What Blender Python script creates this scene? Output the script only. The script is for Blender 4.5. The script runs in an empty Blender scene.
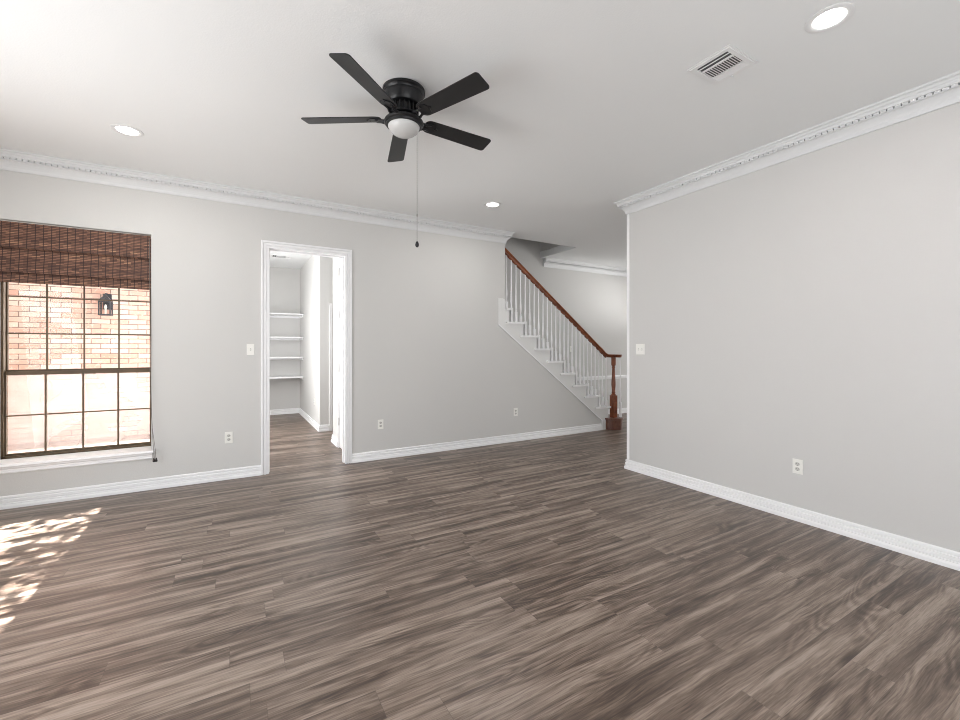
import bpy, bmesh, math, random
from mathutils import Vector, Matrix
random.seed(7)
PI = math.pi
S = bpy.context.scene
COL = S.collection

# ------------------------------------------------------------------ camera
cam_d = bpy.data.cameras.new('camera')
cam_d.sensor_width = 36.0
cam_d.lens = 36.0 * 428.1 / 960.0
cam_d.shift_y = -11.7 / 960.0
cam_d.clip_start = 0.02
cam = bpy.data.objects.new('camera', cam_d)
COL.objects.link(cam)
cam.location = (0, 0, 1.372)
cam.rotation_euler = (PI / 2, 0, -math.atan(248.0 / 428.1))
S.camera = cam

# ------------------------------------------------------------------ world, sun, assumed window light and added fill, exposure
w = bpy.data.worlds.new('world')
S.world = w
w.use_nodes = True
bg = w.node_tree.nodes['Background']
bg.inputs[0].default_value = (0.80, 0.89, 1.0, 1)
bg.inputs[1].default_value = 0.5

sun_d = bpy.data.lights.new('sun', 'SUN')
sun_d.energy = 62.0
sun_d.angle = math.radians(0.55)
sun_d.color = (1.0, 0.985, 0.965)
sun = bpy.data.objects.new('sun', sun_d)
COL.objects.link(sun)
SUN_DIR = Vector((0.595, 0.12, -1.0)).normalized()
sun.rotation_euler = SUN_DIR.to_track_quat('-Z', 'Y').to_euler()
sun.location = (-8, -3, 12)


def area(name, loc, direction, sx, sy, power, color=(1, 1, 1), spread=180):
    d = bpy.data.lights.new(name, 'AREA')
    d.shape = 'RECTANGLE'
    d.size, d.size_y = sx, sy
    d.energy = power
    d.color = color
    d.spread = math.radians(spread)
    o = bpy.data.objects.new(name, d)
    COL.objects.link(o)
    o.location = loc
    o.rotation_euler = Vector(direction).to_track_quat('-Z', 'Y').to_euler()
    return o


# area lamps for daylight from the glazed doors and assumed windows, plus added fill
area('window_light_left', (-2.26, 2.1, 1.25), (1, -0.05, 0.08), 3.0, 2.2, 92, (0.94, 0.965, 1.0))
area('fill_light_back', (1.2, -1.44, 1.45), (0, 1, 0), 3.6, 1.9, 60, (0.96, 0.98, 1.0))  # lamp added for an assumed window behind the camera, no opening modelled
area('assumed_light_hall', (8.9, 4.6, 1.4), (-1, 0.1, 0.0), 2.4, 2.0, 46, (0.99, 0.99, 0.98))  # added lamp standing in for assumed entry daylight, hall wall has no window
area('patch_beam_entry', (8.9, 5.0, 1.9), (-2.7, 1.35, 0.62), 0.5, 0.6, 3.6, (1.0, 0.99, 0.97), 38)  # added narrow beam that makes the bright patch on the stair wall
area('fill_light_dining', (6.4, -1.44, 1.5), (0, 1, 0), 3.0, 1.8, 40, (1.0, 0.99, 0.97))  # lamp added on the unseen dining side, no window modelled
area('assumed_light_passage', (-0.42, 7.0, 1.6), (1, 0, 0), 1.9, 1.9, 86, (0.99, 0.99, 0.99))  # added lamp for light assumed from the left, passage wall has no window
area('fill_light_kitchen', (3.4, 6.9, 1.5), (-1, 0, 0), 0.5, 1.8, 6, (1.0, 0.98, 0.95))  # unseen lamp added at the right end of the passage

S.view_settings.view_transform = 'Standard'
S.view_settings.look = 'None'
S.view_settings.gamma = 1.0
S.view_settings.use_curve_mapping = False
S.view_settings.exposure = 0.2
S.cycles.use_denoising = True
S.cycles.denoising_prefilter = 'ACCURATE'
S.cycles.use_adaptive_sampling = False
S.cycles.pixel_filter_type = 'BLACKMAN_HARRIS'
S.cycles.filter_width = 1.0
S.cycles.max_bounces = 10
S.cycles.diffuse_bounces = 6
S.cycles.transparent_max_bounces = 16
S.cycles.sample_clamp_indirect = 6.0


# ------------------------------------------------------------------ materials
def srgb(r, g, b):
    f = lambda c: (c / 255 / 12.92) if c / 255 <= 0.04045 else ((c / 255 + 0.055) / 1.055) ** 2.4
    return (f(r), f(g), f(b), 1)


class NT:
    def __init__(self, name):
        self.m = bpy.data.materials.new(name)
        self.m.use_nodes = True
        self.t = self.m.node_tree
        self.p = self.t.nodes['Principled BSDF']

    def n(self, typ, **kw):
        nd = self.t.nodes.new('ShaderNode' + typ)
        for k, v in kw.items():
            setattr(nd, k, v)
        return nd

    def l(self, a, b):
        self.t.links.new(a, b)

    def math(self, op, a, b=None, c=None):
        nd = self.n('Math', operation=op)
        for i, v in enumerate((a, b, c)):
            if v is None:
                continue
            if isinstance(v, (int, float)):
                nd.inputs[i].default_value = v
            else:
                self.l(v, nd.inputs[i])
        return nd.outputs[0]

    def ramp(self, fac, stops):
        nd = self.n('ValToRGB')
        els = nd.color_ramp.elements
        while len(els) < len(stops):
            els.new(0.5)
        for e, (p, c) in zip(els, stops):
            e.position = p
            e.color = c
        self.l(fac, nd.inputs[0])
        return nd.outputs[0]

    def noise(self, vec, scale, detail=3, rough=0.5, dist=0.0):
        nd = self.n('TexNoise')
        nd.inputs['Scale'].default_value = scale
        nd.inputs['Detail'].default_value = detail
        nd.inputs['Roughness'].default_value = rough
        nd.inputs['Distortion'].default_value = dist
        if vec is not None:
            self.l(vec, nd.inputs['Vector'])
        return nd.outputs['Fac']

    def comb(self, x, y, z):
        nd = self.n('CombineXYZ')
        for i, v in enumerate((x, y, z)):
            if isinstance(v, (int, float)):
                nd.inputs[i].default_value = v
            else:
                self.l(v, nd.inputs[i])
        return nd.outputs[0]

    def mix(self, fac, a, b, blend='MIX'):
        nd = self.n('MixRGB', blend_type=blend)
        for i, v in enumerate((fac, a, b)):
            if isinstance(v, (int, float)):
                nd.inputs[i].default_value = v
            elif isinstance(v, tuple):
                nd.inputs[i].default_value = v
            else:
                self.l(v, nd.inputs[i])
        return nd.outputs[0]

    def bump(self, height, strength, dist):
        nd = self.n('Bump')
        nd.inputs['Strength'].default_value = strength
        nd.inputs['Distance'].default_value = dist
        self.l(height, nd.inputs['Height'])
        self.l(nd.outputs[0], self.p.inputs['Normal'])


def plain(name, col, rough=0.5, metal=0.0, var=0.03, vscale=6.0, bump=0.0, bscale=150.0, spec=None):
    """procedural paint / plastic / metal with a faint mottling and optional fine bump"""
    t = NT(name)
    co = t.n('TexCoord').outputs['Object']
    f = t.noise(co, vscale, 3)
    d = tuple(max(0, c * (1 - var)) for c in col[:3]) + (1,)
    u = tuple(min(1, c * (1 + var)) for c in col[:3]) + (1,)
    t.l(t.ramp(f, [(0.3, d), (0.7, u)]), t.p.inputs['Base Color'])
    t.p.inputs['Roughness'].default_value = rough
    t.p.inputs['Metallic'].default_value = metal
    if spec is not None:
        t.p.inputs['Specular IOR Level'].default_value = spec
    if bump:
        t.bump(t.noise(co, bscale, 2), bump, 0.002)
    return t.m


M = {}
M['wall'] = plain('wall_paint', srgb(204, 203, 201), 0.75, var=0.008, vscale=1.2, bump=0.35, bscale=140, spec=0.3)
M['ceiling'] = plain('ceiling_paint', srgb(230, 231, 231), 0.85, var=0.008, vscale=1.0, bump=0.4, bscale=110, spec=0.2)
M['trim'] = plain('white_trim_enamel', srgb(238, 238, 239), 0.38, var=0.006)
M['crown'] = plain('crown_shaded_trim', srgb(216, 217, 218), 0.6, var=0.006)  # same white trim, darkened for the weaker light near the ceiling
M['stringer'] = plain('stringer_paint', srgb(222, 222, 221), 0.5, var=0.006)
M['plastic'] = plain('white_plastic', srgb(236, 235, 230), 0.35, var=0.01)
M['plastic_gap'] = plain('outlet_face', srgb(196, 195, 190), 0.4, var=0.02)
M['slot'] = plain('dark_slot', srgb(50, 48, 46), 0.6)
M['black'] = plain('matte_black_metal', srgb(27, 27, 29), 0.36, metal=0.3, var=0.08, vscale=20)
M['blade'] = plain('black_blade_laminate', srgb(31, 31, 32), 0.42, var=0.08, vscale=9)
M['frame'] = plain('bronze_aluminium', srgb(88, 72, 52), 0.45, metal=0.2, var=0.1, vscale=8)
M['cord'] = plain('grey_cord', srgb(110, 104, 98), 0.8)
M['tassel'] = plain('dark_wood_tassel', srgb(30, 22, 18), 0.5)
M['lantern'] = plain('lantern_metal', srgb(70, 72, 78), 0.5, metal=0.4)
M['vent'] = plain('vent_enamel', srgb(226, 226, 226), 0.4, var=0.01)
M['vent_dark'] = plain('vent_interior', srgb(84, 84, 84), 0.8)
M['concrete'] = plain('patio_concrete', srgb(74, 72, 66), 0.9, var=0.12, vscale=3)  # kept dark to limit light bounced onto the brick
M['leaf'] = plain('leaf_green', srgb(70, 98, 46), 0.6, var=0.2)
M['bark'] = plain('bark', srgb(86, 70, 56), 0.9, var=0.2, bump=1.0, bscale=30)
M['chain'] = plain('chain_metal', srgb(150, 148, 145), 0.4, metal=0.6)


def mat_floor():
    t = NT('vinyl_oak_planks')
    sep = t.n('SeparateXYZ')
    t.l(t.n('TexCoord').outputs['Object'], sep.inputs[0])
    X, Y = sep.outputs[0], sep.outputs[1]
    yr = t.math('DIVIDE', t.math('ADD', Y, -1.548 + 20 * 0.1472), 0.1472)
    row = t.math('FLOOR', yr)
    wn = t.n('TexWhiteNoise', noise_dimensions='1D')
    t.l(row, wn.inputs['W'])
    xr = t.math('DIVIDE', t.math('ADD', X, t.math('MULTIPLY_ADD', wn.outputs['Value'], 1.22, 30.0)), 1.22)
    pl = t.math('FLOOR', xr)
    wn2 = t.n('TexWhiteNoise', noise_dimensions='2D')
    t.l(t.comb(row, pl, 0.0), wn2.inputs['Vector'])
    pid = wn2.outputs['Value']
    sc = t.n('SeparateXYZ')
    t.l(wn2.outputs['Color'], sc.inputs[0])
    ox, oy = t.math('MULTIPLY', sc.outputs[0], 37.0), t.math('MULTIPLY', sc.outputs[1], 23.0)
    # long streaks along the plank, gently warped
    warp = t.noise(t.comb(t.math('ADD', t.math('MULTIPLY', X, 1.5), ox), t.math('ADD', t.math('MULTIPLY', Y, 3.5), oy), 0.0), 1.0, 2, 0.5)
    yw = t.math('ADD', t.math('MULTIPLY', Y, 15.0), t.math('MULTIPLY', warp, 0.9))
    v1 = t.comb(t.math('ADD', t.math('MULTIPLY', X, 0.85), ox), t.math('ADD', yw, oy), 0.0)
    broad = t.noise(v1, 1.0, 3, 0.55, 0.15)
    # cathedral figure: nested rings stretched along the plank, only in places
    vc = t.comb(t.math('ADD', t.math('MULTIPLY', X, 1.3), oy), t.math('ADD', t.math('MULTIPLY', Y, 7.0), ox), 0.0)
    cath = t.noise(vc, 1.0, 1, 0.4, 0.3)
    rings = t.math('MULTIPLY_ADD', t.math('SINE', t.math('MULTIPLY', cath, 85.0)), 0.5, 0.5)
    where = t.ramp(t.noise(t.comb(t.math('ADD', t.math('MULTIPLY', X, 1.7), ox), t.math('ADD', t.math('MULTIPLY', Y, 6.0), ox), 3.0), 1.0, 1), [(0.46, (0, 0, 0, 1)), (0.60, (1, 1, 1, 1))])
    yw2 = t.math('ADD', t.math('MULTIPLY', Y, 75.0), t.math('MULTIPLY', warp, 3.5))
    v2 = t.comb(t.math('ADD', t.math('MULTIPLY', X, 1.7), oy), t.math('ADD', yw2, ox), 0.0)
    mid = t.noise(v2, 1.0, 4, 0.62, 0.2)
    v3 = t.comb(t.math('MULTIPLY', X, 10.0), t.math('ADD', t.math('MULTIPLY', Y, 210.0), t.math('MULTIPLY', warp, 10.0)), ox)
    fine = t.noise(v3, 1.0, 3, 0.65)
    pore_n = t.noise(t.comb(t.math('ADD', t.math('MULTIPLY', X, 6.0), ox), t.math('ADD', t.math('MULTIPLY', Y, 190.0), t.math('MULTIPLY', warp, 9.0)), oy), 1.0, 2, 0.7)
    pore = t.ramp(pore_n, [(0.54, (0, 0, 0, 1)), (0.59, (1, 1, 1, 1))])
    # knots: rare, stretched along the plank
    vk = t.n('TexVoronoi')
    vk.inputs['Scale'].default_value = 1.0
    t.l(t.comb(t.math('ADD', t.math('MULTIPLY', X, 1.2), ox), t.math('ADD', t.math('MULTIPLY', Y, 4.0), oy), 0.0), vk.inputs['Vector'])
    knot = t.ramp(vk.outputs['Distance'], [(0.02, (1, 1, 1, 1)), (0.14, (0, 0, 0, 1))])
    g = t.math('ADD', t.math('ADD', 0.055, t.math('MULTIPLY', broad, 0.67)), t.math('ADD', t.math('MULTIPLY', mid, 0.28), t.math('ADD', 0.04, t.math('MULTIPLY', fine, 0.28))))
    g = t.math('SUBTRACT', g, 0.18)
    g = t.math('ADD', g, t.math('MULTIPLY', t.math('SUBTRACT', pid, 0.5), 0.07))
    g = t.math('SUBTRACT', g, t.math('MULTIPLY', t.math('MULTIPLY', rings, where), 0.085))
    g = t.math('SUBTRACT', g, t.math('MULTIPLY', knot, 0.16))
    g = t.math('SUBTRACT', g, t.math('MULTIPLY', pore, 0.045))
    g = t.math('ADD', g, 0.012)
    col = t.ramp(g, [(0.33, srgb(54, 41, 33)), (0.42, srgb(77, 62, 52)), (0.50, srgb(103, 87, 76)), (0.57, srgb(128, 112, 100)), (0.68, srgb(158, 142, 130))])
    # seams
    fy = t.math('FRACT', yr)
    dy = t.math('MULTIPLY', t.math('MINIMUM', fy, t.math('SUBTRACT', 1.0, fy)), 0.1472)
    fx = t.math('FRACT', xr)
    dx = t.math('MULTIPLY', t.math('MINIMUM', fx, t.math('SUBTRACT', 1.0, fx)), 1.22)
    dd = t.math('MINIMUM', dx, dy)
    seam = t.ramp(t.math('MULTIPLY', dd, 100.0), [(0.05, (1, 1, 1, 1)), (0.16, (0, 0, 0, 1))])
    col = t.mix(t.math('MULTIPLY', seam, 0.45), col, srgb(60, 48, 42))
    t.l(col, t.p.inputs['Base Color'])
    t.l(t.math('MULTIPLY_ADD', mid, 0.14, 0.30), t.p.inputs['Roughness'])
    t.p.inputs['Specular IOR Level'].default_value = 0.62
    h = t.math('SUBTRACT', t.math('MULTIPLY', fine, 0.35), seam)
    t.bump(h, 0.25, 0.0006)
    return t.m


def mat_brick():
    t = NT('pink_white_brick')
    co = t.n('TexCoord').outputs['Object']
    sep = t.n('SeparateXYZ')
    t.l(co, sep.inputs[0])
    nz = t.noise(co, 5.0, 2)
    v = t.comb(t.math('ADD', t.math('ADD', sep.outputs[0], sep.outputs[1]), t.math('MULTIPLY', nz, 0.008)), t.math('ADD', sep.outputs[2], t.math('MULTIPLY', nz, 0.01)), 0.0)
    b = t.n('TexBrick')
    b.offset = 0.5
    b.inputs['Scale'].default_value = 1.0
    b.inputs['Brick Width'].default_value = 0.225
    b.inputs['Row Height'].default_value = 0.0762
    b.inputs['Mortar Size'].default_value = 0.006
    b.inputs['Mortar Smooth'].default_value = 0.3
    b.inputs['Bias'].default_value = -0.1
    b.inputs['Color1'].default_value = srgb(208, 162, 148)
    b.inputs['Color2'].default_value = srgb(228, 206, 196)
    b.inputs['Mortar'].default_value = srgb(120, 104, 98)
    t.l(v, b.inputs['Vector'])
    n2 = t.noise(co, 1.3, 4, 0.6)
    c = t.mix(t.math('MULTIPLY', t.ramp(n2, [(0.45, (0, 0, 0, 1)), (0.65, (1, 1, 1, 1))]), 0.4), b.outputs['Color'], srgb(245, 205, 180), 'MULTIPLY')
    n3 = t.noise(co, 28.0, 4, 0.7)
    c = t.mix(t.ramp(n3, [(0.55, (0, 0, 0, 1)), (0.85, (1, 1, 1, 1))]), c, srgb(244, 228, 216))
    t.l(c, t.p.inputs['Base Color'])
    t.p.inputs['Roughness'].default_value = 0.9
    t.bump(b.outputs['Fac'], -0.6, 0.006)
    return t.m


def mat_woven():
    """woven wood shade: fine horizontal reeds tied by dark vertical threads"""
    t = NT('woven_wood')
    sep = t.n('SeparateXYZ')
    t.l(t.n('TexCoord').outputs['Object'], sep.inputs[0])
    X, Z = sep.outputs[0], sep.outputs[2]
    zr = t.math('DIVIDE', Z, 0.0145)
    row = t.math('FLOOR', zr)
    wn = t.n('TexWhiteNoise', noise_dimensions='1D')
    t.l(row, wn.inputs['W'])
    reed = t.math('ABSOLUTE', t.math('SUBTRACT', t.math('FRACT', zr), 0.5))
    cell = t.math('FLOOR', t.math('DIVIDE', X, 0.0525))
    wn2 = t.n('TexWhiteNoise', noise_dimensions='2D')
    t.l(t.comb(row, cell, 0.0), wn2.inputs['Vector'])
    g = t.math('ADD', t.math('MULTIPLY', wn2.outputs['Value'], 0.55), t.math('MULTIPLY', wn.outputs['Value'], 0.35))
    col = t.ramp(g, [(0.0, srgb(76, 50, 40)), (0.4, srgb(112, 78, 62)), (0.75, srgb(144, 104, 82)), (1.0, srgb(200, 156, 116))])
    col = t.mix(t.ramp(reed, [(0.26, (0, 0, 0, 1)), (0.42, (1, 1, 1, 1))]), col, srgb(44, 28, 24))
    fx = t.math('ABSOLUTE', t.math('SUBTRACT', t.math('FRACT', t.math('DIVIDE', X, 0.0525)), 0.5))
    col = t.mix(t.math('MULTIPLY', t.ramp(fx, [(0.04, (1, 1, 1, 1)), (0.075, (0, 0, 0, 1))]), 0.9), col, srgb(40, 24, 22))
    t.l(col, t.p.inputs['Base Color'])
    t.p.inputs['Roughness'].default_value = 0.7
    t.bump(reed, -0.6, 0.002)
    return t.m


def mat_stained(name, a, b):
    t = NT(name)
    mp = t.n('Mapping')
    mp.inputs['Scale'].default_value = (3, 30, 6)
    t.l(t.n('TexCoord').outputs['Object'], mp.inputs['Vector'])
    f = t.noise(mp.outputs[0], 2.0, 4, 0.6, 0.4)
    t.l(t.ramp(f, [(0.3, a), (0.7, b)]), t.p.inputs['Base Color'])
    t.p.inputs['Roughness'].default_value = 0.28
    return t.m


def mat_glass():
    t = NT('window_glass')
    tr = t.n('BsdfTransparent')
    gl = t.n('BsdfGlossy')
    gl.inputs['Roughness'].default_value = 0.02
    lw = t.n('LayerWeight')
    lw.inputs['Blend'].default_value = 0.5
    fac = t.math('MULTIPLY_ADD', t.math('POWER', lw.outputs['Facing'], 4.0), 0.35, 0.012)
    mx = t.n('MixShader')
    t.l(fac, mx.inputs[0])
    t.l(tr.outputs[0], mx.inputs[1])
    t.l(gl.outputs[0], mx.inputs[2])
    t.l(mx.outputs[0], t.t.nodes['Material Output'].inputs['Surface'])
    return t.m


def mat_screen():
    """fine insect screen: mostly open, the threads catch the daylight"""
    t = NT('insect_screen')
    tr = t.n('BsdfTransparent')
    df = t.n('BsdfDiffuse')
    df.inputs['Color'].default_value = srgb(235, 228, 226)
    tl = t.n('BsdfTranslucent')
    tl.inputs['Color'].default_value = srgb(235, 226, 224)
    m1 = t.n('MixShader')
    m1.inputs[0].default_value = 0.5
    t.l(df.outputs[0], m1.inputs[1])
    t.l(tl.outputs[0], m1.inputs[2])
    co = t.n('TexCoord').outputs['Object']
    f = t.noise(co, 2.0, 2)
    mx = t.n('MixShader')
    t.l(t.math('MULTIPLY_ADD', f, 0.08, 0.26), mx.inputs[0])
    t.l(tr.outputs[0], mx.inputs[1])
    t.l(m1.outputs[0], mx.inputs[2])
    t.l(mx.outputs[0], t.t.nodes['Material Output'].inputs['Surface'])
    return t.m


def mat_emit(name, col, strength):
    t = NT(name)
    t.p.inputs['Base Color'].default_value = col
    t.p.inputs['Emission Color'].default_value = col
    t.p.inputs['Emission Strength'].default_value = strength
    t.p.inputs['Roughness'].default_value = 0.4
    return t.m


M['floor'] = mat_floor()
M['brick'] = mat_brick()
M['woven'] = mat_woven()
M['walnut'] = mat_stained('walnut_handrail', srgb(84, 42, 26), srgb(150, 86, 54))
M['walnut_step'] = mat_stained('brown_stained_step', srgb(84, 52, 42), srgb(116, 76, 62))
M['glass'] = mat_glass()
M['screen'] = mat_screen()
M['lens'] = mat_emit('downlight_lens', (1.0, 0.98, 0.95, 1), 9.0)
M['globe'] = plain('opal_glass_globe', srgb(196, 196, 195), 0.25, var=0.01)


# ------------------------------------------------------------------ mesh helpers
class MB:
    def __init__(self):
        self.b = bmesh.new()

    def box(self, x0, y0, z0, x1, y1, z1):
        vs = [self.b.verts.new(p) for p in ((x0, y0, z0), (x1, y0, z0), (x1, y1, z0), (x0, y1, z0), (x0, y0, z1), (x1, y0, z1), (x1, y1, z1), (x0, y1, z1))]
        for f in ((0, 3, 2, 1), (4, 5, 6, 7), (0, 1, 5, 4), (1, 2, 6, 5), (2, 3, 7, 6), (3, 0, 4, 7)):
            self.b.faces.new([vs[i] for i in f])
        return vs

    def prism(self, pts, a, b, axis='y'):
        """pts polygon in the plane across axis; extruded from a to b"""
        def P(p, q):
            return {'y': (p[0], q, p[1]), 'z': (p[0], p[1], q), 'x': (q, p[0], p[1])}[axis]
        v0 = [self.b.verts.new(P(p, a)) for p in pts]
        v1 = [self.b.verts.new(P(p, b)) for p in pts]
        n = len(pts)
        self.b.faces.new(v0)
        self.b.faces.new(v1[::-1])
        for i in range(n):
            j = (i + 1) % n
            self.b.faces.new((v0[i], v0[j], v1[j], v1[i]))

    def lathe(self, prof, cx=0, cy=0, seg=24, cap=True, rot=0):
        """prof: list of (r, z)"""
        rings = []
        for r, z in prof:
            rings.append([self.b.verts.new((cx + r * math.cos(rot + 2 * PI * i / seg), cy + r * math.sin(rot + 2 * PI * i / seg), z)) for i in range(seg)])
        for a, b in zip(rings, rings[1:]):
            for i in range(seg):
                j = (i + 1) % seg
                self.b.faces.new((a[i], a[j], b[j], b[i]))
        if cap:
            self.b.faces.new(rings[0][::-1])
            self.b.faces.new(rings[-1])

    def tube(self, pts, r, seg=8):
        pts = [Vector(p) for p in pts]
        rings = []
        for i, p in enumerate(pts):
            d = (pts[min(i + 1, len(pts) - 1)] - pts[max(i - 1, 0)]).normalized()
            up = Vector((0, 0, 1)) if abs(d.z) < 0.9 else Vector((1, 0, 0))
            a = d.cross(up).normalized()
            c = d.cross(a)
            rr = r[i] if isinstance(r, (list, tuple)) else r
            rings.append([self.b.verts.new(p + (a * math.cos(2 * PI * k / seg) + c * math.sin(2 * PI * k / seg)) * rr) for k in range(seg)])
        for a, b in zip(rings, rings[1:]):
            for i in range(seg):
                j = (i + 1) % seg
                self.b.faces.new((a[i], a[j], b[j], b[i]))
        self.b.faces.new(rings[0][::-1])
        self.b.faces.new(rings[-1])

    def sweep(self, path, prof, closed_prof=True):
        """path: XY points; prof: (p, z), p measured to the LEFT of the path; mitred corners"""
        n = len(path)
        rings = []
        for i in range(n):
            p = Vector(path[i])
            ds = []
            if i > 0:
                ds.append((p - Vector(path[i - 1])).normalized())
            if i < n - 1:
                ds.append((Vector(path[i + 1]) - p).normalized())
            ns = [Vector((-d.y, d.x)) for d in ds]
            m = sum(ns, Vector((0, 0)))
            m = m / m.length_squared * (2 if len(ns) == 2 else 1) if len(ns) == 2 else ns[0]
            rings.append([self.b.verts.new((p.x + m.x * q, p.y + m.y * q, z)) for q, z in prof])
        k = len(prof)
        for a, b in zip(rings, rings[1:]):
            for i in range(k if closed_prof else k - 1):
                j = (i + 1) % k
                self.b.faces.new((a[i], a[j], b[j], b[i]))
        self.b.faces.new(rings[0])
        self.b.faces.new(rings[-1][::-1])

    def build(self, name, mat, parent=None, smooth=False, bevel=0.0, origin=None):
        bmesh.ops.recalc_face_normals(self.b, faces=self.b.faces)
        me = bpy.data.meshes.new(name)
        if origin is not None:
            bmesh.ops.translate(self.b, verts=self.b.verts, vec=-Vector(origin))
        self.b.to_mesh(me)
        self.b.free()
        me.materials.append(mat)
        o = bpy.data.objects.new(name, me)
        if origin is not None:
            o.location = origin
        COL.objects.link(o)
        if parent:
            o.parent = parent
        if smooth:
            for p in me.polygons:
                p.use_smooth = True
            if hasattr(me, 'set_sharp_from_angle'):
                me.set_sharp_from_angle(angle=math.radians(38))
        if bevel:
            md = o.modifiers.new('edge', 'BEVEL')
            md.width = bevel
            md.segments = 2
            md.limit_method = 'ANGLE'
        return o


def tag(o, label=None, cat=None, group=None, kind=None):
    if label:
        o['label'] = label
    if cat:
        o['category'] = cat
    if group:
        o['group'] = group
    if kind:
        o['kind'] = kind
    return o


def empty(name, loc):
    o = bpy.data.objects.new(name, None)
    o.empty_display_size = 0.1
    COL.objects.link(o)
    o.location = loc
    return o


def struct(o, label=None, cat=None):
    return tag(o, label, cat, kind='structure')


# ------------------------------------------------------------------ room shell
H = 3.048
YW = 5.21           # room face of the far wall
TW = 0.15
XR = 3.90           # room face of the right wall
YE = 3.385          # its free end
XL = -2.30
YBK = -1.50
YS = 6.33           # stair back wall
XE = 9.0

m = MB(); m.box(XL - 0.3, YBK - 0.2, -0.12, XE + 0.2, 10.2, 0.0)
struct(m.build('floor', M['floor']), 'grey brown wood plank floor', 'floor')

m = MB()            # ceiling with the open stairwell left out
m.box(XL - 0.3, YBK - 0.2, H, XE + 0.2, YW + TW, H + 0.12)
m.box(4.96, YW + TW, H, XE + 0.2, YS + 0.12, H + 0.12)
m.box(-0.6, YW + TW, H, 1.42, YS + 0.12, H + 0.12)
m.box(-0.6, YS + 0.12, H, 1.42, 10.2, H + 0.12)
m.box(1.42, YS + 0.12, H, 4.0, 10.2, H + 0.12)
struct(m.build('ceiling', M['ceiling']), 'white textured ceiling', 'ceiling')

WX0, WX1, WZ0, WZ1 = -1.772, -0.6805, 0.372, 2.48      # window opening
DX0, DX1, DZ = 0.349, 1.164, 2.47                       # door opening
SX = 3.439                                              # where the full height wall stops
m = MB()
m.box(XL - 0.12, YW, 0, WX0, YW + TW, H)
m.box(WX0, YW, 0, WX1, YW + TW + 0.13, WZ0)
m.box(WX0, YW, WZ1, WX1, YW + TW + 0.13, H)
m.box(WX1, YW, 0, DX0 - 0.02, YW + TW, H)
m.box(DX0 - 0.02, YW, DZ + 0.02, DX1 + 0.02, YW + TW, H)
m.box(DX1 + 0.02, YW, 0, SX, YW + TW, H)
m.prism([(SX, 0), (5.40, 0), (5.40, 0.16), (SX, 1.66)], YW, YW + 0.10, 'y')
m.box(XL - 0.12, YW + TW, 0, WX0, YW + TW + 0.13, H)
m.box(WX1, YW + TW, 0, -0.45, YW + TW + 0.13, H)
struct(m.build('wall_far', M['wall']), 'light grey wall with window, doorway and stairs', 'wall')

m = MB()            # right partition with an eased end
m.prism([(XR, YBK), (XR + 0.12, YBK), (XR + 0.12, YE - 0.018), (XR + 0.114, YE - 0.006), (XR + 0.102, YE), (XR + 0.016, YE), (XR + 0.005, YE - 0.005), (XR, YE - 0.016)], 0, H, 'z')
struct(m.build('wall_right', M['wall']), 'light grey wall ending at a free corner', 'wall')

m = MB()            # left wall with a wide glazed door opening
LY0, LY1, LZ = 0.95, 4.62, 2.46
m.box(XL - 0.12, YBK, 0, XL, LY0, H)
m.box(XL - 0.12, LY1, 0, XL, YW, H)
m.box(XL - 0.12, LY0, LZ, XL, LY1, H)
struct(m.build('wall_left', M['wall']), 'light grey wall with glazed patio doors', 'wall')

m = MB()
m.box(XL - 0.12, YBK - 0.12, 0, XE + 0.12, YBK, H)
struct(m.build('wall_back', M['wall']), 'light grey wall behind the room', 'wall')
m = MB()
m.box(XE, YBK, 0, XE + 0.12, YS, H)
struct(m.build('wall_hall', M['wall']), 'light grey wall closing the entry hall', 'wall')
m = MB()            # wall behind the stairs, rising through the stairwell
m.box(1.30, YS, 0, 4.96, YS + 0.12, 5.6)
m.box(4.96, YS, 0, XE + 0.12, YS + 0.12, H)
struct(m.build('wall_stair', M['wall']), 'light grey wall behind the staircase', 'wall')
m = MB()            # upper stairwell
m.box(1.43, YW + TW - 0.1, H + 0.125, 5.06, YW + TW, 5.6)
m.box(4.962, YW + TW + 0.001, H + 0.125, 5.06, YS, 5.6)
m.box(1.30, YW + TW - 0.1, H + 0.125, 1.42, YS, 5.6)
m.box(1.30, YW + TW - 0.1, 5.601, 5.06, YS + 0.12, 5.7)
struct(m.build('wall_stairwell', M['wall']), 'grey walls of the open stairwell above', 'wall')

# passage and shelf closet behind the doorway
m = MB()
m.box(1.25, 7.42, 0, 1.37, 9.78, H)
m.box(1.37, 7.42, 0, 4.0, 7.54, H)
m.box(-0.45, 9.78, 0, 1.37, 9.90, H)
m.box(-0.57, YW + TW, 0, -0.45, 9.9, H)
struct(m.build('wall_passage', M['wall']), 'light grey walls of the passage and closet', 'wall')
m = MB()
m.box(1.28, 6.08, 0, 1.40, 6.52, H)
m.box(1.28, YW + TW, 2.47, 1.40, 6.08, H)
struct(m.build('wall_stub', M['wall']), 'short wall beside the open door', 'wall')
m = MB()
m.box(3.9, 6.45, 0, 4.0, 7.42, H)
struct(m.build('wall_kitchen', M['wall']), 'wall closing the passage', 'wall')

# ---- crown moulding
CR = [(0.0, H - 0.152), (0.010, H - 0.152), (0.014, H - 0.140), (0.016, H - 0.124), (0.024, H - 0.108), (0.036, H - 0.092), (0.050, H - 0.080), (0.066, H - 0.076),
      (0.066, H - 0.072), (0.044, H - 0.071), (0.044, H - 0.058), (0.074, H - 0.057), (0.076, H - 0.036), (0.084, H - 0.030), (0.090, H - 0.018), (0.102, H - 0.014), (0.104, H), (0.0, H)]


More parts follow.
